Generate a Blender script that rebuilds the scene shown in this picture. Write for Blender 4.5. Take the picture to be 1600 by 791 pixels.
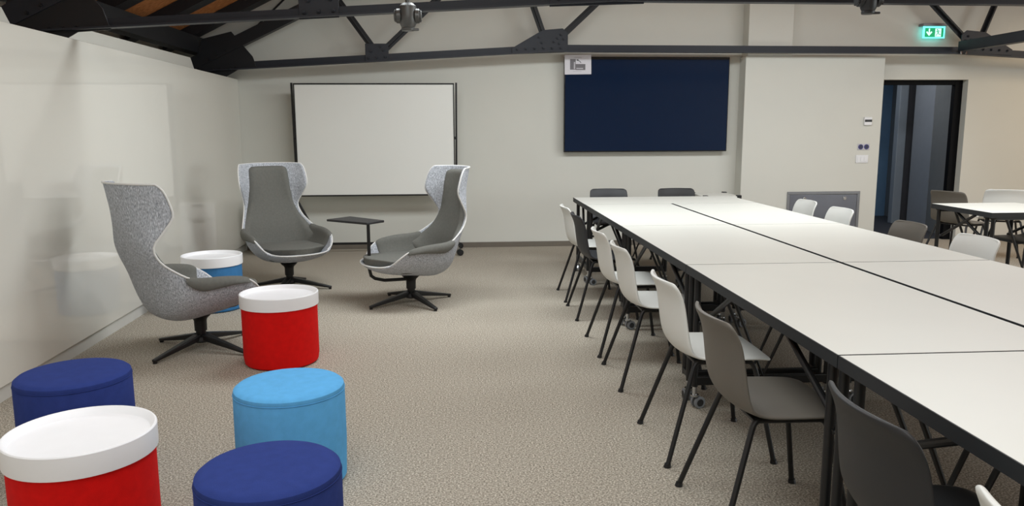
import bpy, bmesh, math, random
from mathutils import Vector, Matrix
from math import pi, sin, cos, tan, radians as R
random.seed(7)
S = bpy.context.scene
COL = S.collection
for o in list(bpy.data.objects):
    bpy.data.objects.remove(o, do_unlink=True)

# ------------------------------------------------------------------ camera
EYE = 1.421
cam = bpy.data.cameras.new('camera')
cam.sensor_fit = 'HORIZONTAL'; cam.sensor_width = 36.0
cam.lens = 1217.2 * 36.0 / 1600.0
cam.clip_start = 0.05; cam.clip_end = 100
co = bpy.data.objects.new('camera', cam); COL.objects.link(co)
PIT, YAW, ROLL = 0.158, 0.067, -0.004
fw = Vector((sin(YAW)*cos(PIT), cos(YAW)*cos(PIT), -sin(PIT)))
r0 = Vector((cos(YAW), -sin(YAW), 0.0)); u0 = r0.cross(fw)
rr = r0*cos(ROLL) + u0*sin(ROLL); uu = -r0*sin(ROLL) + u0*cos(ROLL)
co.matrix_world = Matrix(((rr.x, uu.x, -fw.x, 0), (rr.y, uu.y, -fw.y, 0), (rr.z, uu.z, -fw.z, EYE), (0, 0, 0, 1)))
S.camera = co

# ------------------------------------------------------------------ world, lights, exposure
w = bpy.data.worlds.new('world'); S.world = w; w.use_nodes = True
w.node_tree.nodes['Background'].inputs[0].default_value = (0.75, 0.85, 1.0, 1)
w.node_tree.nodes['Background'].inputs[1].default_value = 0.6
S.view_settings.view_transform = 'Standard'; S.view_settings.look = 'None'
S.view_settings.gamma = 1.0; S.view_settings.use_curve_mapping = False
S.view_settings.exposure = 0.0
S.cycles.use_denoising = True
S.cycles.max_bounces = 8; S.cycles.diffuse_bounces = 5; S.cycles.glossy_bounces = 4

def area(name, loc, size, power, col, rot):
    l = bpy.data.lights.new(name, 'AREA'); l.shape = 'RECTANGLE'
    l.size, l.size_y = size; l.energy = power; l.color = col
    o = bpy.data.objects.new(name, l); COL.objects.link(o)
    o.location = loc; o.rotation_euler = rot
    return o
# daylight through the roof lights, plus two added fills brightening back wall and tables
area('roof_light', (-0.2, 1.0, 3.12), (2.4, 5.0), 112, (0.92, 0.985, 1.0), (0, 0, 0))
area('overhead_fill', (0.5, 5.85, 3.1), (2.8, 0.9), 106, (0.92, 0.98, 1.0), (R(4), 0, 0))
area('overhead_fill', (4.2, 5.85, 3.2), (2.8, 0.9), 112, (0.92, 0.97, 1.0), (R(4), 0, 0))
# daylight through the windows of the long right side of the room
area('window_light', (9.7, 1.4, 1.7), (6.0, 1.6), 215, (0.92, 0.99, 1.0), (R(90), 0, R(90)))
# warm lamps over the far right corner of the room
area('roof_light', (7.8, 7.6, 2.9), (1.2, 1.2), 34, (1.0, 0.80, 0.56), (0, 0, 0))
# dim cool light in the corridor behind the doorway
area('corridor_light', (5.7, 10.6, 2.4), (0.9, 0.9), 9, (0.95, 0.97, 1.0), (0, 0, 0))

# ------------------------------------------------------------------ materials
def srgb(c):
    return tuple(((v/255)/12.92 if v/255 <= 0.04045 else ((v/255+0.055)/1.055)**2.4) for v in c) + (1.0,)
def mat(name, rgb, rough=0.5, metal=0.0, noise=0.04, scale=12.0, coat=0.0, coat_rough=0.05, bump=0.0, bscale=200.0, spec=0.5):
    m = bpy.data.materials.new(name); m.use_nodes = True
    nt = m.node_tree; b = nt.nodes['Principled BSDF']
    tc = nt.nodes.new('ShaderNodeTexCoord'); n = nt.nodes.new('ShaderNodeTexNoise')
    n.inputs['Scale'].default_value = scale; n.inputs['Detail'].default_value = 3
    nt.links.new(tc.outputs['Object'], n.inputs['Vector'])
    rmp = nt.nodes.new('ShaderNodeValToRGB')
    c = srgb(rgb)
    rmp.color_ramp.elements[0].position = 0.3; rmp.color_ramp.elements[1].position = 0.7
    rmp.color_ramp.elements[0].color = tuple(v*(1-noise) for v in c[:3]) + (1,)
    rmp.color_ramp.elements[1].color = tuple(min(1, v*(1+noise)) for v in c[:3]) + (1,)
    nt.links.new(n.outputs['Fac'], rmp.inputs['Fac']); nt.links.new(rmp.outputs['Color'], b.inputs['Base Color'])
    b.inputs['Roughness'].default_value = rough; b.inputs['Metallic'].default_value = metal
    b.inputs['Specular IOR Level'].default_value = spec
    b.inputs['Coat Weight'].default_value = coat; b.inputs['Coat Roughness'].default_value = coat_rough
    if bump:
        n2 = nt.nodes.new('ShaderNodeTexNoise'); n2.inputs['Scale'].default_value = bscale; n2.inputs['Detail'].default_value = 2
        nt.links.new(tc.outputs['Object'], n2.inputs['Vector'])
        bp = nt.nodes.new('ShaderNodeBump'); bp.inputs['Strength'].default_value = bump; bp.inputs['Distance'].default_value = 0.003
        nt.links.new(n2.outputs['Fac'], bp.inputs['Height']); nt.links.new(bp.outputs['Normal'], b.inputs['Normal'])
    return m
def ramp_mat(name, stops, scale, rough, stretch=(1, 1, 1), detail=4, bump=0.3, dist=0.004, rot=(0, 0, 0), spec=0.3, nrough=0.5):
    m = bpy.data.materials.new(name); m.use_nodes = True
    nt = m.node_tree; b = nt.nodes['Principled BSDF']
    tc = nt.nodes.new('ShaderNodeTexCoord'); mp = nt.nodes.new('ShaderNodeMapping')
    mp.inputs['Scale'].default_value = stretch; mp.inputs['Rotation'].default_value = rot
    n = nt.nodes.new('ShaderNodeTexNoise'); n.inputs['Scale'].default_value = scale; n.inputs['Detail'].default_value = detail; n.inputs['Roughness'].default_value = nrough
    nt.links.new(tc.outputs['Object'], mp.inputs['Vector']); nt.links.new(mp.outputs['Vector'], n.inputs['Vector'])
    rmp = nt.nodes.new('ShaderNodeValToRGB'); cr = rmp.color_ramp
    cr.elements[0].position, cr.elements[0].color = stops[0][0], srgb(stops[0][1])
    cr.elements[1].position, cr.elements[1].color = stops[-1][0], srgb(stops[-1][1])
    for p, c in stops[1:-1]:
        e = cr.elements.new(p); e.color = srgb(c)
    nt.links.new(n.outputs['Fac'], rmp.inputs['Fac']); nt.links.new(rmp.outputs['Color'], b.inputs['Base Color'])
    b.inputs['Roughness'].default_value = rough; b.inputs['Specular IOR Level'].default_value = spec
    bp = nt.nodes.new('ShaderNodeBump'); bp.inputs['Strength'].default_value = bump; bp.inputs['Distance'].default_value = dist
    nt.links.new(n.outputs['Fac'], bp.inputs['Height']); nt.links.new(bp.outputs['Normal'], b.inputs['Normal'])
    return m
def glow(name, rgb, strength):
    m = mat(name, rgb, 0.4)
    b = m.node_tree.nodes['Principled BSDF']
    b.inputs['Emission Color'].default_value = srgb(rgb); b.inputs['Emission Strength'].default_value = strength
    return m

M = dict(
    carpet=ramp_mat('carpet_loop', [(0.34, (62, 58, 52)), (0.45, (140, 133, 121)), (0.55, (183, 175, 161)), (0.66, (248, 241, 226))], 125, 0.95, detail=6, nrough=0.78, bump=0.35, dist=0.004, spec=0.05),
    wall=mat('wall_paint', (213, 213, 205), 0.85, noise=0.012, scale=2.0, bump=0.06, bscale=260, spec=0.2),
    warmwall=mat('wall_paint_warm', (213, 213, 205), 0.85, noise=0.012, scale=2.0, bump=0.06, bscale=260, spec=0.2),
    gloss=mat('gloss_white_panel', (224, 222, 213), 0.5, noise=0.012, scale=1.5, coat=1.0, coat_rough=0.03),
    plinth=mat('plinth_white', (205, 204, 198), 0.5, noise=0.02),
    skirt=mat('baseboard_grey', (112, 105, 95), 0.5, noise=0.05),
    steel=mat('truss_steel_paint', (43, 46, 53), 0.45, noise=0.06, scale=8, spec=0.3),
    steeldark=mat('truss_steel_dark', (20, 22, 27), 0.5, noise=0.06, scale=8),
    timber=ramp_mat('roof_timber', [(0.3, (150, 92, 50)), (0.5, (178, 114, 66)), (0.7, (200, 136, 84))], 6, 0.7, stretch=(1, 9, 9), bump=0.15),
    white=mat('whiteboard_enamel', (234, 235, 230), 0.35, noise=0.008, scale=1.5, coat=0.25, coat_rough=0.1),
    black=mat('black_powder_coat', (17, 17, 18), 0.45, noise=0.08),
    screen=mat('display_glass', (10, 30, 58), 0.12, noise=0.02, spec=0.28),
    bezel=mat('display_bezel', (12, 13, 18), 0.18, noise=0.03),
    paper=mat('paper_sheet', (226, 224, 230), 0.8, noise=0.01),
    ink=mat('print_grey', (122, 120, 124), 0.8, noise=0.05),
    inkd=mat('print_dark', (56, 56, 60), 0.8, noise=0.05),
    inkl=mat('print_pale', (196, 194, 200), 0.8, noise=0.02),
    laminate=mat('table_laminate', (219, 219, 211), 0.38, noise=0.012, scale=2.5),
    tedge=mat('table_edge_grey', (44, 46, 48), 0.55, noise=0.04, spec=0.25),
    chrome=mat('chrome', (205, 207, 210), 0.18, metal=1.0, noise=0.03),
    rubber=mat('caster_tread', (128, 131, 135), 0.55, noise=0.05),
    hub=mat('caster_black', (30, 31, 33), 0.4, noise=0.05),
    pwhite=mat('plastic_white', (222, 223, 218), 0.42, noise=0.012, scale=5),
    pblack=mat('plastic_charcoal', (43, 45, 48), 0.5, noise=0.03, scale=5),
    pbrown=mat('plastic_grey_brown', (99, 94, 86), 0.5, noise=0.03, scale=5),
    pdark=mat('plastic_dark_grey', (46, 46, 47), 0.5, noise=0.03, scale=5, spec=0.3),
    felt=ramp_mat('felt_mottled', [(0.30, (128, 132, 138)), (0.44, (166, 170, 177)), (0.58, (190, 194, 201)), (0.72, (226, 230, 237))], 190, 0.9, stretch=(1.0, 1.0, 0.33), detail=6, bump=0.25, dist=0.003, spec=0.15),
    fabric=mat('fabric_grey', (108, 108, 103), 0.92, noise=0.06, scale=60, bump=0.25, bscale=500, spec=0.15),
    piping=mat('trim_pale_grey', (222, 222, 220), 0.5, noise=0.02),
    red=mat('wool_red', (218, 15, 12), 0.85, noise=0.06, scale=30, bump=0.2, bscale=400, spec=0.2),
    blue=mat('wool_blue', (62, 120, 172), 0.9, noise=0.06, scale=30, bump=0.2, bscale=400, spec=0.15),
    sky=mat('wool_light_blue', (96, 172, 226), 0.92, noise=0.05, scale=30, bump=0.25, bscale=400, spec=0.15),
    navy=mat('wool_navy', (44, 60, 124), 0.92, noise=0.06, scale=30, bump=0.25, bscale=400, spec=0.15),
    tray=mat('tray_white', (246, 247, 250), 0.4, noise=0.01),
    cabmetal=mat('hatch_steel', (118, 121, 130), 0.38, metal=0.65, noise=0.05, scale=5),
    cabframe=mat('hatch_frame_steel', (132, 134, 138), 0.45, metal=0.5, noise=0.04),
    sockb=mat('socket_blue', (44, 42, 112), 0.4, noise=0.05),
    sockd=mat('socket_dark', (18, 16, 52), 0.4, noise=0.05),
    swwhite=mat('switch_white', (228, 229, 231), 0.4, noise=0.01),
    dblack=mat('door_frame_black', (12, 12, 14), 0.6, noise=0.05, spec=0.12),
    corr=mat('corridor_paint', (142, 150, 158), 0.7, noise=0.02),
    corrblue=mat('corridor_blue_panel', (120, 156, 190), 0.6, noise=0.03),
    corrgrey=mat('corridor_grey_panel', (120, 122, 122), 0.6, noise=0.03),
    corrpale=mat('corridor_trim_pale', (196, 200, 200), 0.5, noise=0.02),
    corrpanel=mat('corridor_door_panel', (150, 154, 160), 0.35, noise=0.03),
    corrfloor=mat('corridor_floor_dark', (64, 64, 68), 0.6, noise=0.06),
    castgrey=mat('cast_metal_grey', (92, 93, 92), 0.4, metal=0.5, noise=0.08, scale=25),
    castdark=mat('cast_metal_dark', (50, 51, 53), 0.45, metal=0.4, noise=0.08, scale=25),
    signgreen=glow('sign_green', (0, 150, 92), 0.9),
    signwhite=glow('sign_white', (205, 250, 246), 1.0),
    signedge=glow('sign_edge', (110, 245, 240), 1.5),
    ply=ramp_mat('carton_brown', [(0.3, (150, 120, 88)), (0.7, (182, 150, 112))], 8, 0.8, bump=0.05),
)

# ------------------------------------------------------------------ mesh helpers
class MB:
    def __init__(s): s.bm = bmesh.new(); s.mi = 0
    def _fin(s, verts, mtx=None):
        if mtx is not None: bmesh.ops.transform(s.bm, matrix=mtx, verts=verts)
        fs = set(f for v in verts for f in v.link_faces)
        for f in fs: f.material_index = s.mi
        return verts
    def box(s, x0, x1, y0, y1, z0, z1, mtx=None):
        vs = [s.bm.verts.new(p) for p in ((x0,y0,z0),(x1,y0,z0),(x1,y1,z0),(x0,y1,z0),(x0,y0,z1),(x1,y0,z1),(x1,y1,z1),(x0,y1,z1))]
        for q in ((0,3,2,1),(4,5,6,7),(0,1,5,4),(1,2,6,5),(2,3,7,6),(3,0,4,7)): s.bm.faces.new([vs[i] for i in q])
        s._fin(vs, mtx); return s
    def bar(s, a, b, w, h, up=(0,0,1)):
        a, b = Vector(a), Vector(b); d = (b-a); L = d.length; x = d.normalized()
        y = Vector(up).cross(x); y.normalize(); z = x.cross(y)
        m = Matrix(((x.x,y.x,z.x,a.x),(x.y,y.y,z.y,a.y),(x.z,y.z,z.z,a.z),(0,0,0,1)))
        return s.box(0, L, -w/2, w/2, -h/2, h/2, m)
    def taper(s, a, b, w0, h0, w1, h1):
        a, b = Vector(a), Vector(b); x = (b-a).normalized(); y = Vector((0,0,1)).cross(x).normalized(); z = x.cross(y)
        vs = []
        for p, ww, hh in ((a,w0,h0),(b,w1,h1)):
            for i, j in ((-1,-1),(1,-1),(1,1),(-1,1)): vs.append(s.bm.verts.new(p + y*i*ww/2 + z*j*hh/2))
        for q in ((3,2,1,0),(4,5,6,7),(0,1,5,4),(1,2,6,5),(2,3,7,6),(3,0,4,7)): s.bm.faces.new([vs[i] for i in q])
        s._fin(vs); return s
    def cyl(s, a, b, r, r2=None, n=20):
        r2 = r if r2 is None else r2
        a, b = Vector(a), Vector(b); x = (b-a).normalized()
        t = Vector((1,0,0)) if abs(x.x) < 0.9 else Vector((0,1,0))
        y = x.cross(t).normalized(); z = x.cross(y)
        A = [s.bm.verts.new(a + (y*cos(2*pi*i/n)+z*sin(2*pi*i/n))*r) for i in range(n)]
        B = [s.bm.verts.new(b + (y*cos(2*pi*i/n)+z*sin(2*pi*i/n))*r2) for i in range(n)]
        for i in range(n): s.bm.faces.new((A[i], A[(i+1)%n], B[(i+1)%n], B[i]))
        s.bm.faces.new(A[::-1]); s.bm.faces.new(B)
        s._fin(A+B); return s
    def tube(s, pts, r, n=10, closed=False):
        P = [Vector(p) for p in pts]; N = len(P); rings = []; ref = None
        for i in range(N):
            if closed: t = (P[(i+1)%N]-P[i-1])
            else: t = (P[min(i+1,N-1)]-P[max(i-1,0)])
            t.normalize()
            if ref is None:
                ref = t.orthogonal().normalized()
            ref = (ref - t*ref.dot(t)).normalized(); q = t.cross(ref)
            rings.append([s.bm.verts.new(P[i] + (ref*cos(2*pi*k/n)+q*sin(2*pi*k/n))*r) for k in range(n)])
        for i in range(N if closed else N-1):
            A, B = rings[i], rings[(i+1)%N]
            for k in range(n): s.bm.faces.new((A[k], A[(k+1)%n], B[(k+1)%n], B[k]))
        if not closed:
            s.bm.faces.new(rings[0][::-1]); s.bm.faces.new(rings[-1])
        s._fin([v for g in rings for v in g]); return s
    def lathe(s, prof, n=64, c=(0,0,0)):
        rings = []; vs = []
        for r, z in prof:
            if r < 1e-6:
                g = [s.bm.verts.new((c[0], c[1], c[2]+z))]
            else:
                g = [s.bm.verts.new((c[0]+r*cos(2*pi*i/n), c[1]+r*sin(2*pi*i/n), c[2]+z)) for i in range(n)]
            rings.append(g); vs += g
        for A, B in zip(rings, rings[1:]):
            for i in range(n):
                j = (i+1) % n
                if len(A) == 1 and len(B) == 1: continue
                if len(A) == 1: s.bm.faces.new((A[0], B[j], B[i]))
                elif len(B) == 1: s.bm.faces.new((A[i], A[j], B[0]))
                else: s.bm.faces.new((A[i], A[j], B[j], B[i]))
        s._fin(vs); return s
    def prism(s, poly, axis, a, b):
        # poly: 2-D points; axis 'x','y','z' = extrusion axis between a and b
        def mk(p, t):
            return {'x': (t, p[0], p[1]), 'y': (p[0], t, p[1]), 'z': (p[0], p[1], t)}[axis]
        A = [s.bm.verts.new(mk(p, a)) for p in poly]; B = [s.bm.verts.new(mk(p, b)) for p in poly]; n = len(poly)
        s.bm.faces.new(A); s.bm.faces.new(B[::-1])
        for i in range(n): s.bm.faces.new((A[i], B[i], B[(i+1)%n], A[(i+1)%n]))
        s._fin(A+B); return s
    def grid(s, rows):
        V = [[s.bm.verts.new(p) for p in row] for row in rows]
        for i in range(len(V)-1):
            for j in range(len(V[0])-1):
                s.bm.faces.new((V[i][j], V[i+1][j], V[i+1][j+1], V[i][j+1]))
        s._fin([v for r_ in V for v in r_]); return s
    def build(s, name, m, parent=None, bevel=0.0, seg=2, smooth=35, solid=None, sub=0, fix=True, loc=None):
        if fix: bmesh.ops.recalc_face_normals(s.bm, faces=s.bm.faces[:])
        me = bpy.data.meshes.new(name); s.bm.to_mesh(me); s.bm.free()
        for k in (m if isinstance(m, (list, tuple)) else [m]): me.materials.append(M[k])
        if smooth:
            for p in me.polygons: p.use_smooth = True
            me.set_sharp_from_angle(angle=R(smooth))
        o = bpy.data.objects.new(name, me); COL.objects.link(o)
        if parent is not None: o.parent = parent
        if loc is not None: o.location = loc
        if solid:
            md = o.modifiers.new('solid', 'SOLIDIFY'); md.thickness = solid[0]; md.offset = solid[1]
        if bevel:
            md = o.modifiers.new('bevel', 'BEVEL'); md.width = bevel; md.segments = seg; md.limit_method = 'ANGLE'; md.angle_limit = R(40)
        if sub:
            md = o.modifiers.new('sub', 'SUBSURF'); md.levels = sub; md.render_levels = sub
        return o
def tag(o, label, cat, group=None):
    o['label'] = label; o['category'] = cat
    if group: o['group'] = group
    return o
def thing(name, label, cat, loc=(0,0,0), rz=0.0, group=None):
    o = bpy.data.objects.new(name, None); COL.objects.link(o)
    o.empty_display_size = 0.1; o.location = loc; o.rotation_euler = (0, 0, rz)
    return tag(o, label, cat, group)
def struct(o): o['kind'] = 'structure'; return o
def copy_tree(o, parent=None):
    c = o.copy(); COL.objects.link(c); c.parent = parent
    for ch in [x for x in CH.get(o.name, [])]: copy_tree(ch, c)
    return c
CH = {}
def index_children():
    CH.clear()
    for o in bpy.data.objects:
        if o.parent: CH.setdefault(o.parent.name, []).append(o)

# ------------------------------------------------------------------ room shell
BY = 9.4                       # back wall plane
def lx(y): return -2.418 - 0.0225*(y-4.08)      # left partition face
SL = 0.5
def roofz(x): return 2.6 + SL*(x+2.8) if x < 3.5 else 2.6 + SL*(9.8-x)
struct(MB().box(-3.4, 10.2, -3.2, BY+0.17, -0.1, 0).build('floor', 'carpet', smooth=0))
# back wall with the door opening (x 5.15..6.27)
b = MB()
b.box(-3.4, 5.15, BY, BY+0.17, 0, 2.62); b.box(6.27, 10.2, BY, BY+0.17, 0, 2.62); b.box(5.15, 6.27, BY, BY+0.17, 1.998, 2.62)
b.prism([(-3.4, 2.62), (10.2, 2.62), (10.2, 2.7), (3.5, 5.95), (-3.4, 2.65)], 'y', BY, BY+0.17)
struct(b.build('wall_back', 'wall', smooth=0))
# boxed-out section of the back wall and the chimney pillar above it
struct(MB().box(3.385, 5.085, 9.2, BY-0.001, 0, 2.255).build('wall_back_casing', 'wall', bevel=0.006, smooth=0))
struct(MB().box(3.41, 3.945, 9.215, BY-0.001, 2.256, 5.7).build('wall_back_pillar', 'wall', bevel=0.004, smooth=0))
# left glossy partition on its recessed plinth
ya, yb = -3.0, BY-0.002
struct(MB().prism([(lx(ya), ya), (lx(yb), yb), (lx(yb)-0.14, yb), (lx(ya)-0.14, ya)], 'z', 0.085, 2.0).build('wall_left', 'gloss', bevel=0.004, smooth=0))
struct(MB().prism([(lx(ya)-0.018, ya), (lx(yb)-0.018, yb), (lx(yb)-0.12, yb), (lx(ya)-0.12, ya)], 'z', 0.0, 0.083).build('baseboard_left', 'plinth', smooth=0))
struct(MB().box(-3.4, -3.25, -3.2, BY, 0, 2.6).build('wall_eaves', 'wall', smooth=0))
struct(MB().box(10.05, 10.2, -3.2, BY, 0, 2.7).build('wall_right', 'warmwall', smooth=0))
b = MB(); b.box(-3.4, 10.2, -3.2, -3.05, 0, 2.62)
b.prism([(-3.4, 2.62), (10.2, 2.62), (3.5, 5.95)], 'y', -3.2, -3.05)
struct(b.build('wall_rear', 'wall', smooth=0))
# roof: two timber slopes
for i, (x0, x1) in enumerate(((-3.4, 3.5), (3.5, 10.4))):
    z0, z1 = (roofz(x0), roofz(3.5)) if i == 0 else (roofz(3.5), 2.6 + SL*(9.8-x1))
    struct(MB().prism([(x0, z0), (x1, z1), (x1, z1+0.08), (x0, z0+0.08)], 'y', -3.2, BY+0.17).build('ceiling', 'timber', smooth=0))
# baseboards of the back wall
struct(MB().box(lx(BY)+0.001, 3.384, BY-0.014, BY-0.001, 0, 0.062).build('baseboard_back', 'skirt', bevel=0.003, smooth=0))
struct(MB().box(6.275, 10.04, BY-0.014, BY-0.001, 0, 0.062).build('baseboard_right', 'skirt', bevel=0.003, smooth=0))
struct(MB().box(3.4, 5.08, 9.187, 9.199, 0, 0.062).build('baseboard_casing', 'skirt', bevel=0.003, smooth=0))
# eaves panels showing over the top of the partition, with chamfered ends beside the truss plates
for k, (y0, y1) in enumerate(((3.4, 5.16), (5.78, 8.52))):
    z0, z1 = 1.2, 2.16
    poly = [(y0, z0), (y1, z0), (y1, z1-0.1), (y1-0.09, z1), (y0+0.12, z1), (y0, z1-0.1)]
    struct(MB().prism(poly, 'x', -2.78, -2.74).build('wall_eaves_panel', 'wall', bevel=0.003, smooth=0))
# corridor behind the doorway
struct(MB().box(4.6, 8.2, BY+0.17, 13.2, -0.1, -0.002).build('floor_corridor', 'corrfloor', smooth=0))
struct(MB().box(4.6, 8.2, BY+0.17, 13.2, 2.45, 2.55).build('ceiling_corridor', 'corr', smooth=0))
struct(MB().box(4.45, 4.6, BY+0.17, 13.2, 0, 2.5).build('wall_corridor_left', 'corrblue', smooth=0))
struct(MB().box(4.6, 8.2, 12.2, 12.35, 0, 2.5).build('wall_corridor_back', 'corrblue', smooth=0))
struct(MB().prism([(6.31, BY+0.171), (6.50, 10.42), (8.2, 10.42), (8.2, BY+0.171)], 'z', 0, 2.45).build('wall_corridor_right', 'corrgrey', smooth=0))
struct(MB().prism([(6.505, 10.425), (6.53, 10.47), (6.6, 10.47), (6.6, 10.425)], 'z', 0, 2.3).build('trim_1', 'corrpale', smooth=0))
struct(MB().prism([(6.53, 10.475), (6.60, 11.06), (6.8, 11.06), (6.8, 10.475)], 'z', 0, 2.2).build('door_2', 'corrpanel', bevel=0.004, smooth=0))
struct(MB().prism([(6.51, 10.475), (6.64, 11.08), (8.2, 11.08), (8.2, 10.475)], 'z', 2.21, 2.45).build('wall_corridor_lintel', 'corrgrey', smooth=0))
struct(MB().box(6.43, 6.56, 11.16, 11.27, 0, 2.45).build('wall_corridor_corner', 'corr', bevel=0.01, smooth=0))
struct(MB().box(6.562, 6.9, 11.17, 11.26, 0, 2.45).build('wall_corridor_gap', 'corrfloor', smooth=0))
struct(MB().box(6.9, 8.2, 11.085, 12.2, 0, 2.45).build('wall_corridor_end', 'corrgrey', smooth=0))
# black door frame at the far side of the reveal
b = MB(); b.box(5.15, 5.23, BY+0.1, BY+0.17, 0, 1.998); b.box(6.17, 6.27, BY+0.1, BY+0.17, 0, 1.998); b.box(5.23, 6.17, BY+0.1, BY+0.17, 1.94, 1.998)
df = struct(b.build('door_1', 'dblack', bevel=0.004, smooth=0))

# ------------------------------------------------------------------ roof steel
def angle_bar(mb, a, b, h=0.075, t=0.012, fl=0.07, side=-1):
    """L-section bar in an x-z plane: a web of height h and a flange at its lower edge towards the camera."""
    a, b = Vector(a), Vector(b); d = (b-a).normalized(); n = Vector((-d.z, 0, d.x))
    mb.bar(a, b, t, h)
    off = -n*(h/2-t/2) + Vector((0, side*fl/2, 0))
    mb.bar(a+off, b+off, fl, t)
def gusset(parent, poly, y, t=0.014, bolts=(), m='steel', out=-1):
    g = MB().prism(poly, 'y', y, y+out*t).build('gusset_plate', m, parent, bevel=0.002, smooth=0)
    for x, z in bolts:
        yy = y+out*t
        MB().cyl((x, yy, z), (x, yy+out*0.014, z), 0.014, n=6).cyl((x, yy+out*0.014, z), (x, yy+out*0.024, z), 0.009, 0.007, n=10).build('bolt', m, g)
    return g
def truss(y, label, name='roof_truss', near=False):
    t = thing(name, label, 'roof truss', (0, y, 0), 0, 'dark steel roof trusses')
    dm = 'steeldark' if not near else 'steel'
    zs = -0.033 if near else 0.0
    pts = [(-2.95, 2.10+zs), (1.06, 2.328+zs), (5.9, 2.318+zs), (9.9, 2.10+zs)]
    for (xa, za), (xb, zb) in zip(pts, pts[1:]):
        mb = MB(); angle_bar(mb, (xa, 0, za), (xb, 0, zb), 0.085 if not near else 0.066)
        mb.build('bottom_chord', 'steel', t, smooth=0)
    for sx in (0, 1):
        f = (lambda x: x) if sx == 0 else (lambda x: (7.2 if 0.3 < x < 3.45 else 6.98)-x)
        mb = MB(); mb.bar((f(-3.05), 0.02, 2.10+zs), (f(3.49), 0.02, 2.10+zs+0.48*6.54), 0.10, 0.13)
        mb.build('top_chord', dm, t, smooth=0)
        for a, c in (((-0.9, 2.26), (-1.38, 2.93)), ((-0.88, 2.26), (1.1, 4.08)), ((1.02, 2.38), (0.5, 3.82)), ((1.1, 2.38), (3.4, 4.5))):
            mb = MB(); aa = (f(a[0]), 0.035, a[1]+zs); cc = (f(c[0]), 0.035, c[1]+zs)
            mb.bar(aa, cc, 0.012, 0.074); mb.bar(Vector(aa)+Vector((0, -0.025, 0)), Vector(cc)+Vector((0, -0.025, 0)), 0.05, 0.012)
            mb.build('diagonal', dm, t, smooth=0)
        P_ = lambda L: [(f(x), z+zs) for x, z in L]
        gusset(t, P_([(-1.035, 2.17), (-0.775, 2.185), (-0.775, 2.375), (-1.035, 2.375)]), -0.008, bolts=P_([(-1.0, 2.215), (-0.905, 2.222), (-0.81, 2.228), (-0.97, 2.29), (-0.83, 2.3), (-0.865, 2.34)]))
        gusset(t, P_([(0.62, 2.262), (1.26, 2.285), (1.26, 2.5), (1.2, 2.55), (0.97, 2.53), (0.62, 2.33)]), -0.008, bolts=P_([(0.68, 2.315), (0.78, 2.322), (0.88, 2.326), (0.98, 2.33), (1.08, 2.33), (1.18, 2.33), (0.96, 2.39), (0.93, 2.45), (1.1, 2.4), (1.14, 2.44), (1.18, 2.48), (1.16, 2.38), (1.21, 2.43)]))
        gusset(t, P_([(-2.86, 1.95), (-2.6, 2.0), (-2.45, 2.085), (-2.24, 2.1), (-2.28, 2.23), (-2.5, 2.5), (-2.82, 2.42), (-2.9, 2.2)]), -0.008, m='steeldark', bolts=P_([(-2.72, 2.09), (-2.63, 2.1), (-2.54, 2.105), (-2.46, 2.11), (-2.75, 2.2), (-2.66, 2.25), (-2.57, 2.3)]))
    return t
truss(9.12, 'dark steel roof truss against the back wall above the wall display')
truss(5.4, 'dark steel roof truss crossing the top edge of the view, nearest the camera', near=True)
# longitudinal strut on the right
t = thing('roof_strut', 'dark steel beam running from the far truss towards the camera, top right', 'beam', (5.93, 0, 0))
mb = MB(); mb.box(-0.05, 0.05, 5.5, 9.06, 2.405, 2.417); mb.box(-0.05, -0.038, 5.5, 9.06, 2.31, 2.405); mb.box(-0.05, 0.05, 5.5, 9.06, 2.302, 2.312)
mb.build('channel', 'steel', t, smooth=0)
for x in (-0.03, 0.03): MB().cyl((x, 9.03, 2.302), (x, 9.03, 2.27), 0.012, n=8).build('bolt', 'chrome', t)
# rafters on the left slope and the purlin under them
xa, xb = -3.2, 3.4
for yy, lab in ((6.98, 'black rafter at the upper left, farthest from the back wall of three'), (7.98, 'black rafter at the upper left between two orange timber boards'), (8.96, 'black rafter at the upper left, closest to the back wall')):
    mb = MB(); mb.prism([(xa, roofz(xa)-0.005), (xb, roofz(xb)-0.005), (xb, roofz(xb)-0.125), (xa, roofz(xa)-0.125)], 'y', yy, yy+0.2)
    tag(mb.build('roof_rafter', 'steeldark', smooth=0), lab, 'rafter', 'black rafters of the roof slope')
mb = MB(); mb.box(-3.0, -2.86, 5.5, 9.35, 2.265, 2.445)
tag(mb.build('roof_purlin', 'steeldark', bevel=0.004, smooth=0), 'black purlin running along the eaves above the left partition', 'purlin')
tag(MB().tube([(-2.6, 9.38, 2.3), (-1.9, 9.38, 2.95)], 0.011).build('conduit_pipe', 'steeldark'), 'thin dark conduit pipe rising up the gable wall at upper left', 'pipe')

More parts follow.
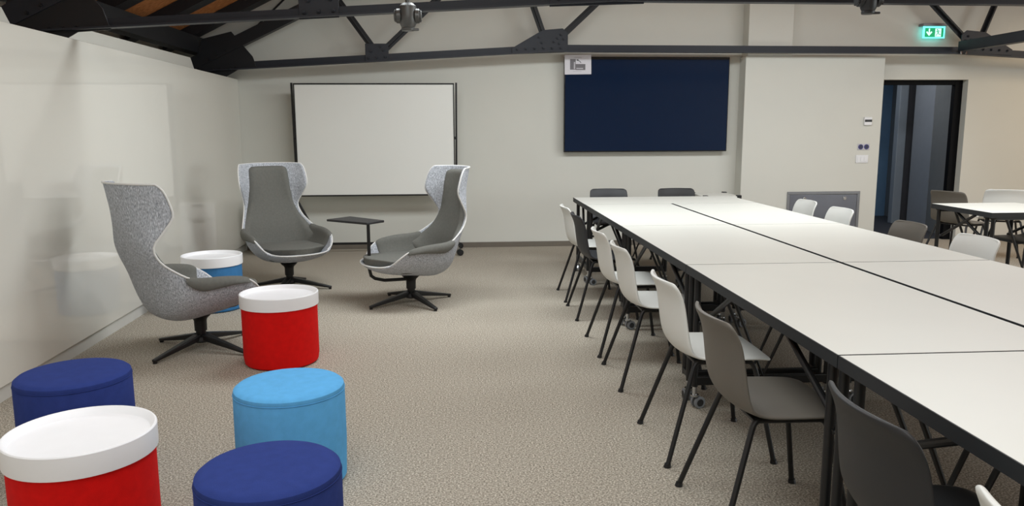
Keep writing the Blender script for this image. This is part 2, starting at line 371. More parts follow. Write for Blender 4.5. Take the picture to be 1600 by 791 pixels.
# cast metal heads hanging in front of the near truss
def cast_head(x, y, z, label, m, top=4.2):
    t = thing('ceiling_spotlight', label, 'spotlight', (x, y, z), 0, 'metal heads hanging by the near truss')
    t.scale = (1.12, 1.12, 1.12)
    MB().lathe([(0, 0.072), (0.032, 0.07), (0.048, 0.055), (0.05, 0.0), (0.046, -0.045), (0.034, -0.07), (0, -0.07)], 28).build('body', m, t)
    for sx in (-1, 1):
        c = MB().cyl((sx*0.04, 0, 0), (sx*0.066, 0, 0), 0.042, 0.04, n=24).cyl((sx*0.066, 0, 0), (sx*0.078, 0, 0), 0.034, 0.03, n=24).build('side_cap', m, t, bevel=0.003)
        for k in range(4):
            a = pi/4 + k*pi/2
            MB().cyl((sx*0.066, 0.036*cos(a), 0.036*sin(a)), (sx*0.074, 0.036*cos(a), 0.036*sin(a)), 0.005, n=8).build('screw', m, c)
    MB().cyl((0, 0, -0.066), (0, 0, -0.082), 0.04, 0.037, n=24).build('bottom_lid', m, t, bevel=0.003)
    MB().bar((0.02, -0.02, -0.078), (0.062, -0.02, -0.076), 0.014, 0.014).build('latch', m, t, bevel=0.003)
    MB().cyl((0, 0, 0.07), (0, 0, 0.105), 0.014, n=14).cyl((0, 0, 0.1), (0, 0, top-z), 0.006, n=10).build('hanging_rod', m, t)
    return t
cast_head(-0.312, 5.18, 2.135, 'grey cast metal head hanging in front of the near truss, above the whiteboard', 'castgrey', 3.8)
cast_head(2.72, 5.18, 2.255, 'dark cast metal head cut by the top edge, above the boxed wall', 'castdark', 5.2)

# ------------------------------------------------------------------ mobile whiteboard
t = thing('mobile_whiteboard', 'white board in a thin black frame on a wheeled stand by the back wall', 'whiteboard', (-0.945, 9.1, 0))
X0, X1 = -0.905, 0.9
zb, zt = 0.665, 1.935
MB().box(X0+0.012, X1-0.012, -0.012, 0.012, zb+0.012, zt-0.012).build('board_panel', 'white', t, bevel=0.002, smooth=0)
b = MB()
b.box(X0, X1, -0.018, 0.018, zt-0.012, zt+0.004); b.box(X0, X1, -0.018, 0.018, zb-0.004, zb+0.012)
b.box(X0, X0+0.012, -0.018, 0.018, zb, zt); b.box(X1-0.012, X1, -0.018, 0.018, zb, zt)
b.build('board_frame', 'black', t, bevel=0.002, smooth=0)
for sx, xx in ((-1, X0), (1, X1)):
    b = MB(); b.bar((xx+sx*0.024, 0.02, zt+0.01), (xx+sx*0.010, 0.02, 0.6), 0.022, 0.022, (0, 1, 0)); b.tube([(xx+sx*0.01, 0.02, 0.6), (xx-sx*0.12, 0.02, 0.34), (xx-sx*0.235, 0.02, 0.12)], 0.014)
    b.build('post', 'black', t, smooth=35)
    MB().cyl((xx+sx*0.024, 0.02, 1.32), (xx-sx*0.005, 0.02, 1.32), 0.016).build('pivot_knob', 'black', t)
    MB().bar((xx-sx*0.235, -0.3, 0.105), (xx-sx*0.235, 0.24, 0.105), 0.03, 0.025).build('foot', 'black', t, bevel=0.004)
b = MB(); b.bar((X0+0.235, 0.02, 0.105), (X1-0.235, 0.02, 0.105), 0.025, 0.025); b.build('cross_bar', 'black', t, smooth=0)
def caster(parent, x, y, z_top, r=0.034, ang=0.0, wm='rubber', fm='chrome', tread=0.022):
    c, s_ = cos(ang), sin(ang)
    def T(dx, dy, z): return (x + dx*c - dy*s_, y + dx*s_ + dy*c, z)
    b = MB(); b.cyl(T(0, 0, z_top), T(0, 0, r*2+0.004), 0.012, n=14)
    b.cyl(T(0, 0, r*2+0.012), T(0, 0, r*2+0.002), 0.022, 0.02, n=16)
    for k in (-1, 1): b.bar(T(0.0, k*0.014*0, r*2+0.004), T(0.022, 0, r), 0.036, 0.008)
    cb = b.build('caster', fm, parent, smooth=35)
    for k in (-1, 1):
        g = MB(); g.mi = 0
        g.cyl(T(0.022, k*0.008, r), T(0.022, k*(0.008+tread), r), r, n=24); g.mi = 1
        g.cyl(T(0.022, k*(0.008+tread), r), T(0.022, k*(0.011+tread), r), r*0.62, n=20)
        g.build('wheel', [wm, 'hub'], cb, bevel=0.003)
    return cb
for sx, xx in ((-1, X0), (1, X1)):
    for dy in (-0.3, 0.22):
        if sx == 1: caster(t, X1+0.02, dy-0.02, 0.11, 0.036, 0.2, 'black')
        else: caster(t, X0+0.2, dy, 0.095, 0.036, 0.2, 'black')
for dy in (-0.32, 0.2):
    MB().bar((X1-0.235, dy, 0.105), (X1+0.04, dy, 0.105), 0.02, 0.016).build('caster_arm', 'black', t, smooth=0)

# ------------------------------------------------------------------ wall display, notice, fittings on the back wall
t = thing('wall_display', 'large dark blue flat screen mounted on the back wall under the truss', 'television', (2.238, 9.33, 1.702))
MB().box(-0.99, 0.99, -0.03, 0.03, -0.558, 0.552).build('casing', 'bezel', t, bevel=0.006)
MB().box(-0.978, 0.978, -0.034, -0.0301, -0.545, 0.522).build('screen', 'screen', t, smooth=0)
MB().box(-0.3, 0.3, 0.03, 0.068, -0.3, 0.3).build('wall_bracket', 'black', t, smooth=0)
t = thing('paper_notice', 'white paper notice with grey diagram stuck on top left corner of the screen', 'notice', (1.408, 9.291, 2.163))
MB().box(-0.158, 0.156, -0.0012, 0.0012, -0.112, 0.112, Matrix.Rotation(R(-0.8), 4, 'Y')).build('sheet', 'paper', t, smooth=0)
b = MB(); y0, y1 = -0.0032, -0.0016
b.mi = 0; b.box(-0.094, -0.028, y0, y1, -0.058, 0.062); b.box(-0.028, 0.086, y0, y1, -0.062, 0.006)
b.mi = 2; b.box(-0.05, -0.034, y0-0.0003, y0, -0.05, 0.03); b.box(-0.02, 0.06, y0-0.0003, y0, -0.05, -0.038)
b.box(-0.05, 0.045, y0, y1, 0.074, 0.079); b.box(-0.04, 0.035, y0, y1, 0.084, 0.087); b.box(-0.06, 0.04, y0, y1, -0.078, -0.074)
b.mi = 1
arc = [(-0.028+0.062*cos(a), 0.012+0.04*sin(a)) for a in [R(10+i*12) for i in range(7)]]
for (xa_, za_), (xb_, zb_) in zip(arc, arc[1:]): b.bar((xa_, (y0+y1)/2, za_), (xb_, (y0+y1)/2, zb_), 0.0016, 0.006)
b.prism([(-0.017, 0.051), (0.002, 0.063), (0.0, 0.040)], 'y', y0, y1)
b.build('printed_diagram', ['ink', 'inkd', 'inkl'], t, smooth=0)

# emergency exit sign
t = thing('exit_sign', 'lit green emergency exit sign with arrow and running figure over the doorway', 'exit sign', (5.735, 9.33, 2.56))
MB().box(-0.155, 0.145, -0.035, 0.069, 0.062, 0.094).build('housing', 'cabframe', t, bevel=0.004)
MB().box(-0.137, 0.137, -0.006, 0.006, -0.078, 0.062).build('light_panel', 'signedge', t, bevel=0.002)
b = MB(); yf = -0.0062
b.mi = 0; b.box(-0.116, 0.116, yf-0.001, yf, -0.064, 0.042)
b.mi = 1; yw = yf-0.0018
b.prism([(-0.07, 0.034), (-0.054, 0.034), (-0.054, -0.016), (-0.036, 0.004), (-0.024, -0.008), (-0.062, -0.052), (-0.1, -0.008), (-0.088, 0.004), (-0.07, -0.016)], 'y', yf-0.001, yw)
b.box(0.012, 0.088, yw, yf-0.001, -0.06, 0.036)
b.mi = 0; yg = yw-0.0006
b.cyl((0.038, yw, 0.022), (0.038, yg, 0.022), 0.0075, n=14)
for p, q, w_ in (((0.042, 0.012), (0.050, -0.012), 0.014), ((0.044, 0.01), (0.026, -0.001), 0.006), ((0.026, -0.001), (0.016, -0.008), 0.005), ((0.046, 0.012), (0.064, 0.008), 0.006), ((0.064, 0.008), (0.074, -0.004), 0.005), ((0.05, -0.012), (0.036, -0.03), 0.008), ((0.036, -0.03), (0.024, -0.052), 0.007), ((0.05, -0.012), (0.062, -0.034), 0.008), ((0.062, -0.034), (0.084, -0.034), 0.007)):
    b.bar((p[0], (yw+yg)/2, p[1]), (q[0], (yw+yg)/2, q[1]), abs(yw-yg), w_)
b.build('pictogram', ['signgreen', 'signwhite'], t, smooth=0)

YF = 9.2     # face of the boxed wall
t = thing('thermostat', 'small white thermostat with a black display on the boxed wall', 'thermostat', (4.912, YF-0.001, 1.495))
MB().box(-0.048, 0.048, -0.022, 0, -0.048, 0.05).build('housing', 'swwhite', t, bevel=0.005)
MB().box(-0.043, 0.045, -0.0235, -0.0222, -0.008, 0.02).build('display', 'black', t, smooth=0)
t = thing('wall_socket', 'pair of dark blue wall sockets between thermostat and light switch', 'socket', (4.882, YF-0.001, 1.19))
MB().box(-0.075, 0.075, -0.006, 0, -0.037, 0.037).build('plate', 'inkl', t, bevel=0.004)
for sx in (-1, 1):
    o = MB().cyl((sx*0.036, -0.0062, 0), (sx*0.036, -0.012, 0), 0.031, 0.029, n=28).build('socket_face', 'sockb', t)
    MB().prism([(sx*0.036-0.014, -0.018), (sx*0.036+0.014, -0.018), (sx*0.036+0.014, 0.006), (sx*0.036+0.022, 0.006), (sx*0.036, 0.026), (sx*0.036-0.022, 0.006), (sx*0.036-0.014, 0.006)], 'y', -0.0122, -0.014).build('socket_insert', 'sockd', o, smooth=0)
t = thing('light_switch', 'white triple light switch plate below the blue sockets', 'light switch', (4.872, YF-0.001, 1.045))
MB().box(-0.078, 0.076, -0.009, 0, -0.048, 0.048).build('plate', 'swwhite', t, bevel=0.004)
for k in range(3): MB().box(-0.062+k*0.042, -0.024+k*0.042, -0.013, -0.0092, -0.03, 0.03).build('rocker', 'swwhite', t, bevel=0.002)
t = thing('steel_hatch', 'grey steel service hatch with two round locks low in the boxed wall', 'hatch', (4.42, YF-0.001, 0.33))
b = MB(); b.box(-0.455, 0.455, -0.012, 0, 0.292, 0.325); b.box(-0.455, 0.455, -0.012, 0, -0.32, -0.29); b.box(-0.455, -0.422, -0.012, 0, -0.29, 0.292); b.box(0.422, 0.455, -0.012, 0, -0.29, 0.292)
b.build('hatch_frame', 'cabframe', t, bevel=0.003)
MB().box(-0.42, 0.42, -0.007, 0, -0.288, 0.288).build('hatch_door', 'cabmetal', t, bevel=0.003)
for x in (-0.24, 0.265):
    b = MB(); b.cyl((x, -0.0072, 0.238), (x, -0.014, 0.238), 0.021, n=24); b.build('lock', 'chrome', t, bevel=0.002)

# ------------------------------------------------------------------ conference tables (flip-top, on casters)
TH = 0.74
def make_table(L=1.6, W=0.8, label='', loc=(0,0,0), rz=0, casters=True, group='white conference tables pushed together'):
    """origin: floor centre, long axis along local y"""
    t = thing('conference_table', label, 'table', loc, rz, group)
    hx, hy = W/2-0.003, L/2-0.0028
    MB().box(-hx+0.004, hx-0.004, -hy+0.0025, hy-0.0025, TH-0.03, TH).build('table_top', 'laminate', t, bevel=0.0015)
    b = MB()
    for s_ in (-1, 1):
        b.box(min(s_*hx, s_*(hx-0.004)), max(s_*hx, s_*(hx-0.004)), -hy, hy, TH-0.042, TH-0.0008)
        b.box(-hx+0.004, hx-0.004, min(s_*hy, s_*(hy-0.0025)), max(s_*hy, s_*(hy-0.0025)), TH-0.042, TH-0.0008)
    b.box(-hx+0.004, hx-0.004, -hy+0.0025, hy-0.0025, TH-0.042, TH-0.0302)
    b.build('edge_band', 'tedge', t, smooth=0)
    for e in (-1, 1):
        yy = e*(hy-0.045)
        for sx in (-1, 1):
            px = sx*(hx-0.05)
            MB().cyl((px, yy, TH-0.046), (px, yy, 0.115), 0.0165, n=16).cyl((px, yy, TH-0.056), (px, yy, TH-0.043), 0.026, 0.03, n=16).build('leg', 'black', t)
            if e < 0:
                MB().cyl((px, yy+0.075, TH-0.046), (px, yy+0.075, 0.13), 0.0165, n=16).cyl((px, yy+0.075, TH-0.056), (px, yy+0.075, TH-0.043), 0.026, 0.03, n=16).build('leg', 'black', t)
                MB().bar((px, yy, 0.15), (px, yy+0.075, 0.15), 0.03, 0.03).build('leg_bridge', 'black', t)
            MB().tube([(px*0.9, yy-e*(0.08 if e < 0 else 0.02), 0.46), (px*0.97, e*(hy-0.53), TH-0.05)], 0.0125, n=10).build('folding_strut', 'black', t)
            MB().tube([(px, yy-e*(0.06 if e < 0 else 0.0), 0.45), (px*0.88, yy-e*(0.085 if e < 0 else 0.025), 0.46)], 0.011, n=10).build('strut_pin', 'black', t)
            if casters: caster(t, px, yy-e*0.004, 0.125, 0.031, R(20+70*((sx+e) % 3)), tread=0.014)
        MB().bar((-hx+0.04, yy, 0.145), (hx-0.04, yy, 0.145), 0.03, 0.045).build('foot_bar', 'black', t, bevel=0.004)
        b = MB(); b.tube([(-hx*0.55, yy-e*0.03, TH-0.05), (0, yy-e*0.02, 0.17), (hx*0.55, yy-e*0.03, TH-0.05)], 0.012)
        b.build('cross_brace', 'black', t)
        MB().bar((-hx+0.05, yy-e*0.02, TH-0.055), (hx-0.05, yy-e*0.02, TH-0.055), 0.03, 0.022).build('top_rail', 'black', t, smooth=0)
    MB().bar((0, -hy+0.12, TH-0.056), (0, hy-0.12, TH-0.056), 0.05, 0.024).build('spine_rail', 'black', t, smooth=0)
    return t
A0, Y1, W0 = 1.134, 7.011, 0.8
rows = ['first', 'second', 'third', 'nearest']
names = [['white conference table in the left column, farthest row but the crosswise one', 'white conference table in the left column, second row from the far end', 'white conference table in the left column beside the grey-brown chair', 'white conference table nearest the camera, cut by the right edge'],
         ['white conference table in the right column beside the steel hatch chairs', 'white conference table in the right column, second row from the far end', 'white conference table in the right column, nearest row, cut by the right edge']]
first = make_table(label=names[0][0], loc=(A0+W0/2, Y1-0.8, 0))
index_children()
for c in range(2):
    for r_ in range(4 if c == 0 else 3):
        if c == 0 and r_ == 0: continue
        o = copy_tree(first); o.location = (A0 + W0/2 + c*(W0+0.012), Y1-0.8-1.6*r_, 0); o['label'] = names[c][r_]
o = make_table(L=1.612, W=0.735, label='white conference table standing crosswise at the far end of the long group', loc=(A0+0.806, Y1+0.735/2+0.004, 0), rz=R(90))
# square table near the doorway
make_table(L=0.82, W=0.8, label='separate white table with black legs near the doorway, at the right edge', loc=(4.66, 6.36, 0), rz=0, group='white tables')
# small table behind
t = thing('side_table', 'small white side table with black corners behind the far end of the long group', 'table', (2.78, 8.32, 0.0))
MB().box(-0.2, 0.2, -0.25, 0.25, 0.682, 0.706).build('table_top', 'laminate', t, bevel=0.003)
for sx in (-1, 1):
    for sy in (-1, 1):
        MB().box(min(sx*0.155, sx*0.205), max(sx*0.155, sx*0.205), min(sy*0.205, sy*0.255), max(sy*0.205, sy*0.255), 0.672, 0.717).build('corner_guard', 'black', t, bevel=0.006)
        MB().cyl((sx*0.17, sy*0.22, 0.68), (sx*0.17, sy*0.22, 0.0), 0.013).build('leg', 'black', t)

# ------------------------------------------------------------------ shell chairs
def catmull(rows, t):
    n = len(rows)-1; t = max(0, min(n-1e-6, t)); i = int(t); f = t-i
    g = lambda k: rows[max(0, min(n, k))]
    p0, p1, p2, p3 = g(i-1), g(i), g(i+1), g(i+2)
    return [0.5*((2*b_) + (-a_+c_)*f + (2*a_-5*b_+4*c_-d_)*f*f + (-a_+3*b_-3*c_+d_)*f**3) for a_, b_, c_, d_ in zip(p0, p1, p2, p3)]
# x, z, half width, edge rise along the normal
CH_ROWS = [(.222, .437, .165, -.004), (.212, .445, .196, -.002), (.17, .453, .214, .0), (.08, .452, .222, .004), (-.02, .447, .225, .010), (-.09, .445, .225, .018), (-.145, .458, .224, .030), (-.18, .500, .220, .042),
           (-.197, .565, .215, .046), (-.207, .64, .210, .046), (-.218, .705, .206, .046), (-.234, .748, .202, .046), (-.246, .771, .191, .046), (-.250, .781, .168, .043)]
def chair_pt(u, v):
    x, z, w_, d = catmull(CH_ROWS, u)
    a, b_ = catmull(CH_ROWS, max(0, u-0.05)), catmull(CH_ROWS, min(len(CH_ROWS)-1, u+0.05))
    tx, tz = b_[0]-a[0], b_[1]-a[1]; L = math.hypot(tx, tz) or 1
    nx, nz = tz/L, -tx/L
    if u > 8: nz *= max(0.0, 1-(u-8)/2)
    return (x + nx*d*v*v, w_*v, z + nz*d*v*v - 0.003*v**4*max(0.0, min(1.0, (u-11)/2)))
def make_chair(pm, label):
    t = thing('shell_chair', label, 'chair', group='plastic shell chairs')
    rows_ = [[chair_pt(i*0.5, -1+j*2/14) for j in range(15)] for i in range(2*(len(CH_ROWS)-1)+1)]
    MB().grid(rows_).build('seat_shell', pm, t, smooth=180, solid=(0.013, 0), sub=1)
    for sy in (-1, 1):
        A = Vector((-.235, sy*.25, 0.012)); Bk = Vector((-.105, sy*.165, .432)); Ft = Vector((.15, sy*.17, .432)); F = Vector((.225, sy*.245, 0.012))
        def bend(p, c, q, n=5, k=0.16):
            a = c+(p-c)*k; b_ = c+(q-c)*min(k*1.6, .4)
            return [a*(1-s_)**2 + c*2*s_*(1-s_) + b_*s_*s_ for s_ in [i/n for i in range(n+1)]]
        mid = (Bk+Ft)/2
        lg = MB().tube([A] + bend(A, Bk, mid, k=0.08) + [mid], 0.0105).build('leg', 'black', t)
        MB().cyl((A.x-0.003, A.y, 0), (A.x, A.y, 0.016), 0.016, 0.013, n=16).build('glide', 'black', lg)
        lg = MB().tube([F] + bend(F, Ft, mid, k=0.14) + [mid], 0.0105).build('leg', 'black', t)
        MB().cyl((F.x+0.003, F.y, 0), (F.x, F.y, 0.016), 0.016, 0.013, n=16).build('glide', 'black', lg)
    b = MB(); b.box(-.11, -.06, -.165, .165, .425, .437); b.box(.09, .13, -.165, .165, .425, .437)
    b.build('seat_bracket', 'black', t, bevel=0.003)
    return t
PR = {k: make_chair(k, '') for k in ('pwhite', 'pblack', 'pbrown', 'pdark')}
index_children()
used = set()
def place(k, x, y, deg, label):
    o = PR[k]
    if k in used: o = copy_tree(o)
    used.add(k)
    o.location = (x, y, 0); o.rotation_euler = (0, 0, R(deg)); o['label'] = label
XL, XR = 1.10, 2.86
place('pwhite', XL, 6.51, 0, 'white shell chair at the left side of the long table, farthest from the camera')
place('pblack', XL, 5.88, 0, 'charcoal shell chair between two white ones on the left side of the long table')
place('pwhite', XL, 4.93, 0, 'white shell chair directly in front of the charcoal one on the left side')
place('pwhite', XL, 4.285, 0, 'white shell chair in the middle of the left row, third white from the far end')
place('pwhite', XL, 3.32, 0, 'white shell chair just behind the grey-brown chair, nearest complete white one')
place('pbrown', XL, 2.645, 0, 'grey-brown shell chair in the left row with its seat fully seen')
place('pdark', XL+0.06, 1.70, 0, 'dark grey shell chair in the bottom right, its legs cut by the frame')
place('pwhite', XL+0.05, 1.10, 0, 'white shell chair of which only a back corner shows at the bottom edge')
place('pwhite', XR+0.03, 6.75, 180, 'white shell chair in front of the left half of the steel hatch')
place('pwhite', XR, 6.05, 180, 'white shell chair in front of the right half of the steel hatch')
place('pbrown', XR, 5.08, 180, 'grey-brown shell chair at the right side of the long table, before the doorway')
place('pwhite', XR, 4.38, 180, 'white shell chair at the right side of the long table, nearest the camera')
place('pblack', 1.60, 8.10, -90, 'black shell chair at the far end of the long table, left one')
place('pdark', 2.335, 8.08, -90, 'dark grey shell chair at the far end of the long table, right one')
place('pbrown', 5.16, 7.70, 20, 'grey-brown shell chair behind the separate table by the doorway')
place('pwhite', 5.77, 7.92, 65, 'white shell chair behind the separate table, cut by the right edge')
place('pblack', 4.95, 6.42, 180, 'black shell chair under the separate table, seat at the right edge')
t = thing('carton', 'plain brown box on the floor behind the separate table at the right edge', 'box', (6.32, 7.55, 0), R(4))
MB().box(-0.28, 0.28, -0.2, 0.2, 0, 0.3).build('carton_body', 'ply', t, bevel=0.004)
b = MB(); b.box(-0.28, 0.28, -0.2, -0.003, 0.301, 0.305); b.box(-0.28, 0.28, 0.003, 0.2, 0.301, 0.305); b.build('flap', 'ply', t, smooth=0)

# ------------------------------------------------------------------ poufs and tray tables
def pouf(x, y, r, h, m, label):
    t = thing('pouf', label, 'pouf', (x, y, 0), 0, 'round upholstered poufs')
    b = MB(); b.lathe([(0, 0.004), (r-0.012, 0.004), (r-0.004, 0.012), (r*1.005, h*0.4), (r, h-0.035), (r-0.002, h-0.03), (0, h-0.03)], 72); b.build('drum', m, t)
    b = MB(); b.lathe([(0, h-0.0295), (r-0.001, h-0.0295), (r, h-0.026), (r-0.003, h-0.012), (r-0.014, h-0.003), (r-0.03, h), (r*0.5, h+0.004), (0, h+0.005)], 72); b.build('seat_pad', m, t)
    MB().tube([(r*1.0005*cos(2*pi*i/72), r*1.0005*sin(2*pi*i/72), h-0.0288) for i in range(72)], 0.0013, 6, True).build('seam_piping', m, t)
def tray_table(x, y, r, h, m, label):
    t = thing('tray_table', label, 'side table', (x, y, 0), 0, 'round tray tables')
    rb = r-0.008
    MB().lathe([(0, 0.004), (rb-0.014, 0.004), (rb-0.006, 0.012), (rb, 0.05), (rb, h-0.078), (0, h-0.078)], 72).build('drum', m, t)
    MB().lathe([(0, h-0.0775), (r, h-0.0775), (r+0.001, h-0.07), (r+0.001, h-0.004), (r-0.002, h), (r-0.006, h), (r-0.012, h-0.006), (r-0.022, h-0.024), (r-0.03, h-0.027), (0, h-0.027)], 72).build('tray', 'tray', t)
tray_table(-1.115, 4.77, 0.234, 0.44, 'red', 'red drum table with white tray top, in front of the left lounge chair')
tray_table(-1.985, 6.3, 0.232, 0.44, 'blue', 'blue drum table with white tray top beside the glossy wall')
tray_table(-1.255, 2.53, 0.229, 0.45, 'red', 'red drum table with white tray top in the bottom left corner')
pouf(-0.70, 3.09, 0.219, 0.41, 'sky', 'light blue pouf in front of the red drum table')
pouf(-0.575, 2.22, 0.211, 0.44, 'navy', 'navy blue pouf cut by the bottom edge, in front of the light blue one')
pouf(-1.585, 3.18, 0.216, 0.45, 'navy', 'navy blue pouf beside the glossy wall at the left')

# ------------------------------------------------------------------ lounge chairs
# spine x, z, half width of the flat middle, then the rim point x, half width, z
LR = [(.392, .352, .225, .285, .258, .372), (.350, .312, .265, .262, .300, .398), (.24, .275, .290, .220, .330, .440), (.10, .252, .305, .150, .350, .486), (-.04, .234, .308, .040, .358, .508), (-.175, .225, .303, -.055, .358, .518), (-.285, .272, .290, -.135, .350, .522), (-.338, .385, .275, -.210, .333, .535),
      (-.372, .52, .250, -.290, .303, .585), (-.412, .64, .222, -.360, .270, .650), (-.444, .76, .208, -.388, .254, .738), (-.466, .865, .204, -.336, .284, .830), (-.482, .955, .202, -.288, .312, .915), (-.495, 1.035, .200, -.304, .314, 1.00), (-.503, 1.09, .198, -.334, .304, 1.075), (-.507, 1.115, .190, -.366, .286, 1.110)]
NLR = len(LR)-1
def lg_raw(u, v):
    x, z, w_, rx, ry, rz = catmull(LR, u)
    s_ = 1 if v >= 0 else -1; av = min(1.0, abs(v)); ex = max(0.0, abs(v)-1)
    m = 2.4
    q = 1-max(0.0, cos(av*pi/2))**(2/m)
    y = w_*sin(av*pi/2)**(2/m) + (ry-w_)*q
    d = Vector((rx-x, 0, rz-z)); dn = d.normalized()
    return Vector((x, 0, z)) + d*q + Vector((0, s_*y, 0)) + dn*ex*0.35
def lg_pt(u, v, off=0.0):
    p = lg_raw(u, v)
    if off:
        vv = max(-0.985, min(0.985, v)); e = 0.02
        uu_ = max(e, min(NLR-e, u))
        du = lg_raw(uu_+e, vv)-lg_raw(uu_-e, vv); dv = lg_raw(uu_, vv+0.015)-lg_raw(uu_, vv-0.015)
        nn = du.cross(dv).normalized()
        x, z = catmull(LR, uu_)[:2]; a, b_ = catmull(LR, uu_-e), catmull(LR, uu_+e)
        ref = Vector((b_[1]-a[1], -v*0.02, -(b_[0]-a[0])))
        c = Vector((x, 0, z)) + Vector((b_[1]-a[1], 0, -(b_[0]-a[0]))).normalized()*0.3 - p
        if nn.dot(c) < 0: nn = -nn
        p = p + nn*off
    return p
SOL = -1
def make_lounge(label, rz_base=0.0):
    t = thing('lounge_chair', label, 'armchair', group='grey winged lounge chairs')
    n = NLR; NU, NV = n*3, 32
    rows_ = [[lg_pt(i*n/NU, -1+2*j/NV) for j in range(NV+1)] for i in range(NU+1)]
    sh = MB().grid(rows_).build('shell', 'felt', t, smooth=180, solid=(0.016, SOL), sub=1, fix=False)
    loop = [rows_[0][j] for j in range(NV)] + [rows_[i][NV] for i in range(NU)] + [rows_[NU][j] for j in range(NV, 0, -1)] + [rows_[i][0] for i in range(NU, 0, -1)]
    MB().tube(loop, 0.006, 8, True).build('edge_trim', 'piping', sh)
    # back cushion: closed pad following the shell, tapered towards the head
    KV = [(.93,), (.95,), (.955,), (.95,), (.90,), (.80,), (.68,), (.585,), (.55,), (.54,), (.53,)]
    u0_, u1_ = 5.5, 13.9
    us = [u0_ + (u1_-u0_)*i/34 for i in range(35)]
    def pad(us, vspan, thick, lift, cols, corner=2.0):
        f_, bk = [], []
        for i, u in enumerate(us):
            lo, hi = vspan(u, i)
            fr, br = [], []
            for j in range(cols+1):
                g = -1+2*j/cols
                v = lo + (hi-lo)*(g+1)/2
                eu = min(1.0, i/3.0, (len(us)-1-i)/3.0); ev = min(1.0, (1-abs(g))*cols/2/2.2)
                k = math.sqrt(max(0.0, 1-(1-eu)**2))*math.sqrt(max(0.0, 1-(1-ev)**2))
                fr.append(lg_pt(u, v, lift + thick*(0.25+0.75*k))); br.append(lg_pt(u, v, lift))
            f_.append(fr); bk.append(br)
        return f_, bk
    def close(b, nu, nv):
        bm = b.bm; bm.verts.ensure_lookup_table(); N1 = nu*nv
        ring = [(0, j) for j in range(nv-1)] + [(i, nv-1) for i in range(nu-1)] + [(nu-1, j) for j in range(nv-1, 0, -1)] + [(i, 0) for i in range(nu-1, 0, -1)]
        for (a, c), (d_, e) in zip(ring, ring[1:]+ring[:1]):
            bm.faces.new((bm.verts[a*nv+c], bm.verts[d_*nv+e], bm.verts[N1+d_*nv+e], bm.verts[N1+a*nv+c]))
        return b
    def vs_back(u, i):
        k = catmull(KV, (u-u0_)/(u1_-u0_)*10)[0]
        e = (len(us)-1-i)/3.0
        if e < 1: k *= 0.80 + 0.20*math.sqrt(max(0, 1-(1-e)**2))
        return -k, k
    f_, bk = pad(us, vs_back, 0.05, 0.006, 22)
    close(MB().grid(f_).grid(bk), len(us), 23).build('back_cushion', 'fabric', t, smooth=180)
    # seat cushion, rounded in plan at the front
    NX, NY = 16, 16; top, bot = [], []
    for i in range(NX+1):
        f = i/NX; x = -.20 + f*.592
        w_ = .268 - .025*max(0, f-.6)/.4
        tr, br = [], []
        for j in range(NY+1):
            v = -1+2*j/NY
            xx = x - 0.13*(v*v)*(f**2)
            ztop = .405 + .012*f - .014*v**4
            zbot = .285 + 0.045*max(0, f-.7)/.3
            tr.append((xx, w_*v, ztop)); br.append((xx*.97, w_*v*.78, zbot))
        top.append(tr); bot.append(br)
    close(MB().grid(top).grid(bot), NX+1, NY+1).build('seat_cushion', 'fabric', t, smooth=60, bevel=0.045, seg=4)
    # arm pads folded over the edge of the shell
    for s_ in (-1, 1):
        ua, ub = 2.75, 7.3
        us2 = [ua + i*(ub-ua)/26 for i in range(27)]
        f_, bk = [], []
        for k, u in enumerate(us2):
            e = min(1, k/5, (26-k)/5); e = math.sqrt(max(0.0, 1-(1-e)**2))
            th = 0.010 + 0.016*e; tt = k/26; pf = (tt/.62)**1.1 if tt < .62 else math.sqrt(max(0, 1-((tt-.62)/.38)**2)); dep = 0.012 + 0.085*pf
            fr = [lg_pt(u, s_*(0.50+0.485*j/8), 0.008 + (th if j else th*0.3)) for j in range(9)]
            fr += [lg_raw(u, s_*(1.0 + 0.035*e)) + Vector((0, -s_*0.016, 0)), lg_raw(u, s_*(1.0 + 0.04*e)) + Vector((0, s_*0.004, 0))]
            fr += [lg_pt(u, s_*(0.985), -0.020*e-0.003), lg_pt(u, s_*(0.985-dep*0.55), -0.021*e-0.003), lg_pt(u, s_*(0.985-dep), -0.017)]
            f_.append(fr)
        MB().grid(f_).build('arm_pad', 'fabric', t, smooth=180, solid=(0.006, 0), fix=True, sub=1)
    # swivel base
    MB().lathe([(0, .232), (.075, .236), (.066, .224), (.046, .207), (.040, .19), (.039, .125), (.032, .122), (.031, .10), (.05, .085), (.055, .06), (.045, .048), (0, .048)], 32).build('column', 'black', t)
    for k in range(4):
        a = rz_base + pi/4 + k*pi/2; c, s2 = cos(a), sin(a)
        b = MB(); b.taper((c*.03, s2*.03, .083), (c*.385, s2*.385, .018), .056, .042, .03, .018)
        lg = b.build('base_leg', 'black', t, bevel=0.006)
        MB().cyl((c*.372, s2*.372, .012), (c*.372, s2*.372, 0), .013, n=14).build('glide', 'black', lg)
    return t
HA, HB, HC = 46, -58, 207
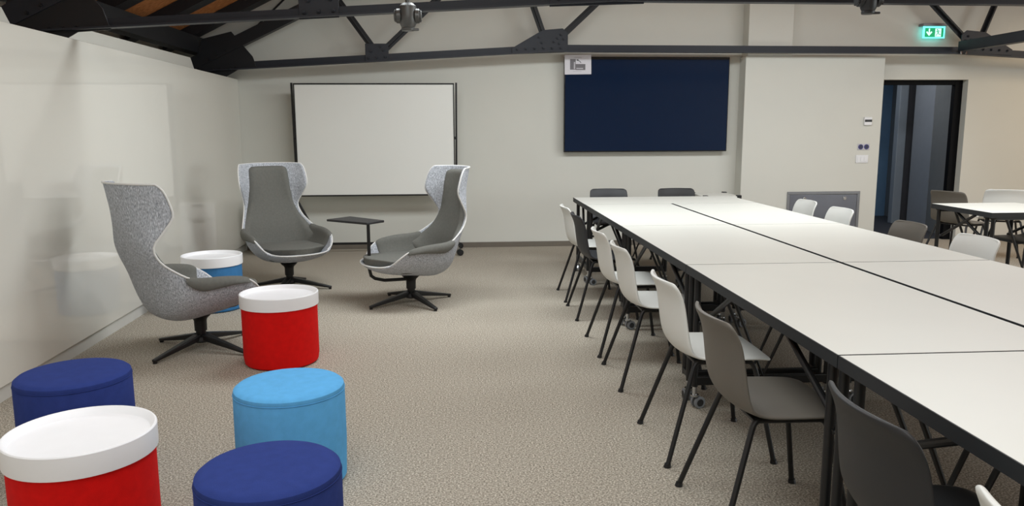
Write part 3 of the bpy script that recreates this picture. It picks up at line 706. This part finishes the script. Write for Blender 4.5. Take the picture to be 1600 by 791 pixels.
a_ = make_lounge('grey winged lounge chair at the left, seen from behind, facing away into the room', R(61-45-HA)); a_.location = (-1.707, 5.10, 0); a_.rotation_euler.z = R(HA)
b_ = make_lounge('grey winged lounge chair facing the camera in front of the whiteboard', R(-9-45-HB)); b_.location = (-1.545, 7.05, 0); b_.rotation_euler.z = R(HB)
c_ = make_lounge('grey winged lounge chair facing left, with a dark writing tablet on its side', R(34-45-HC)); c_.location = (-0.41, 6.35, 0); c_.rotation_euler.z = R(HC)
# tablet arm of the third chair: laid out around it in room directions
inv = Matrix.Rotation(-R(HC), 4, 'Z') @ Matrix.Translation((0.41, -6.35, 0))
L_ = lambda p: inv @ Vector(p)
arm = MB().tube([L_(p) for p in ((-0.735, 6.27, 0.67), (-0.735, 6.27, 0.40), (-0.735, 6.27, 0.30), (-0.725, 6.272, 0.25), (-0.695, 6.28, 0.225), (-0.62, 6.30, 0.205), (-0.45, 6.34, 0.205))], 0.0135, 12).build('tablet_arm', 'black', c_)
b = MB(); pl = [(-1.10, 6.49), (-0.935, 6.70), (-0.615, 6.37), (-0.735, 6.20)]
pl = [tuple(L_((x, y, 0)))[:2] for x, y in pl]
b.prism(pl, 'z', 0.672, 0.69)
b.build('tablet', 'pdark', c_, bevel=0.004)

# ------------------------------------------------------------------ drawer pedestal behind the middle lounge chair (seen mirrored in the glossy wall)
t = thing('drawer_pedestal', 'white drawer pedestal behind the middle lounge chair, mirrored in the glossy wall', 'cabinet', (-2.12, 9.16, 0))
MB().box(-0.2, 0.2, -0.2, 0.21, 0.03, 0.62).build('carcass', 'pwhite', t, bevel=0.003)
for z0, z1 in ((0.44, 0.605), (0.045, 0.43)):
    d = MB().box(-0.19, 0.19, -0.219, -0.2005, z0, z1).build('drawer', 'swwhite', t, bevel=0.003)
    MB().box(-0.06, 0.06, -0.232, -0.2192, z1-0.03, z1-0.008).build('handle', 'cabframe', d, bevel=0.002)
for sx in (-1, 1):
    for sy in (-1, 1): MB().cyl((sx*0.16, sy*0.16, 0), (sx*0.16, sy*0.16, 0.03), 0.018).build('foot', 'black', t)
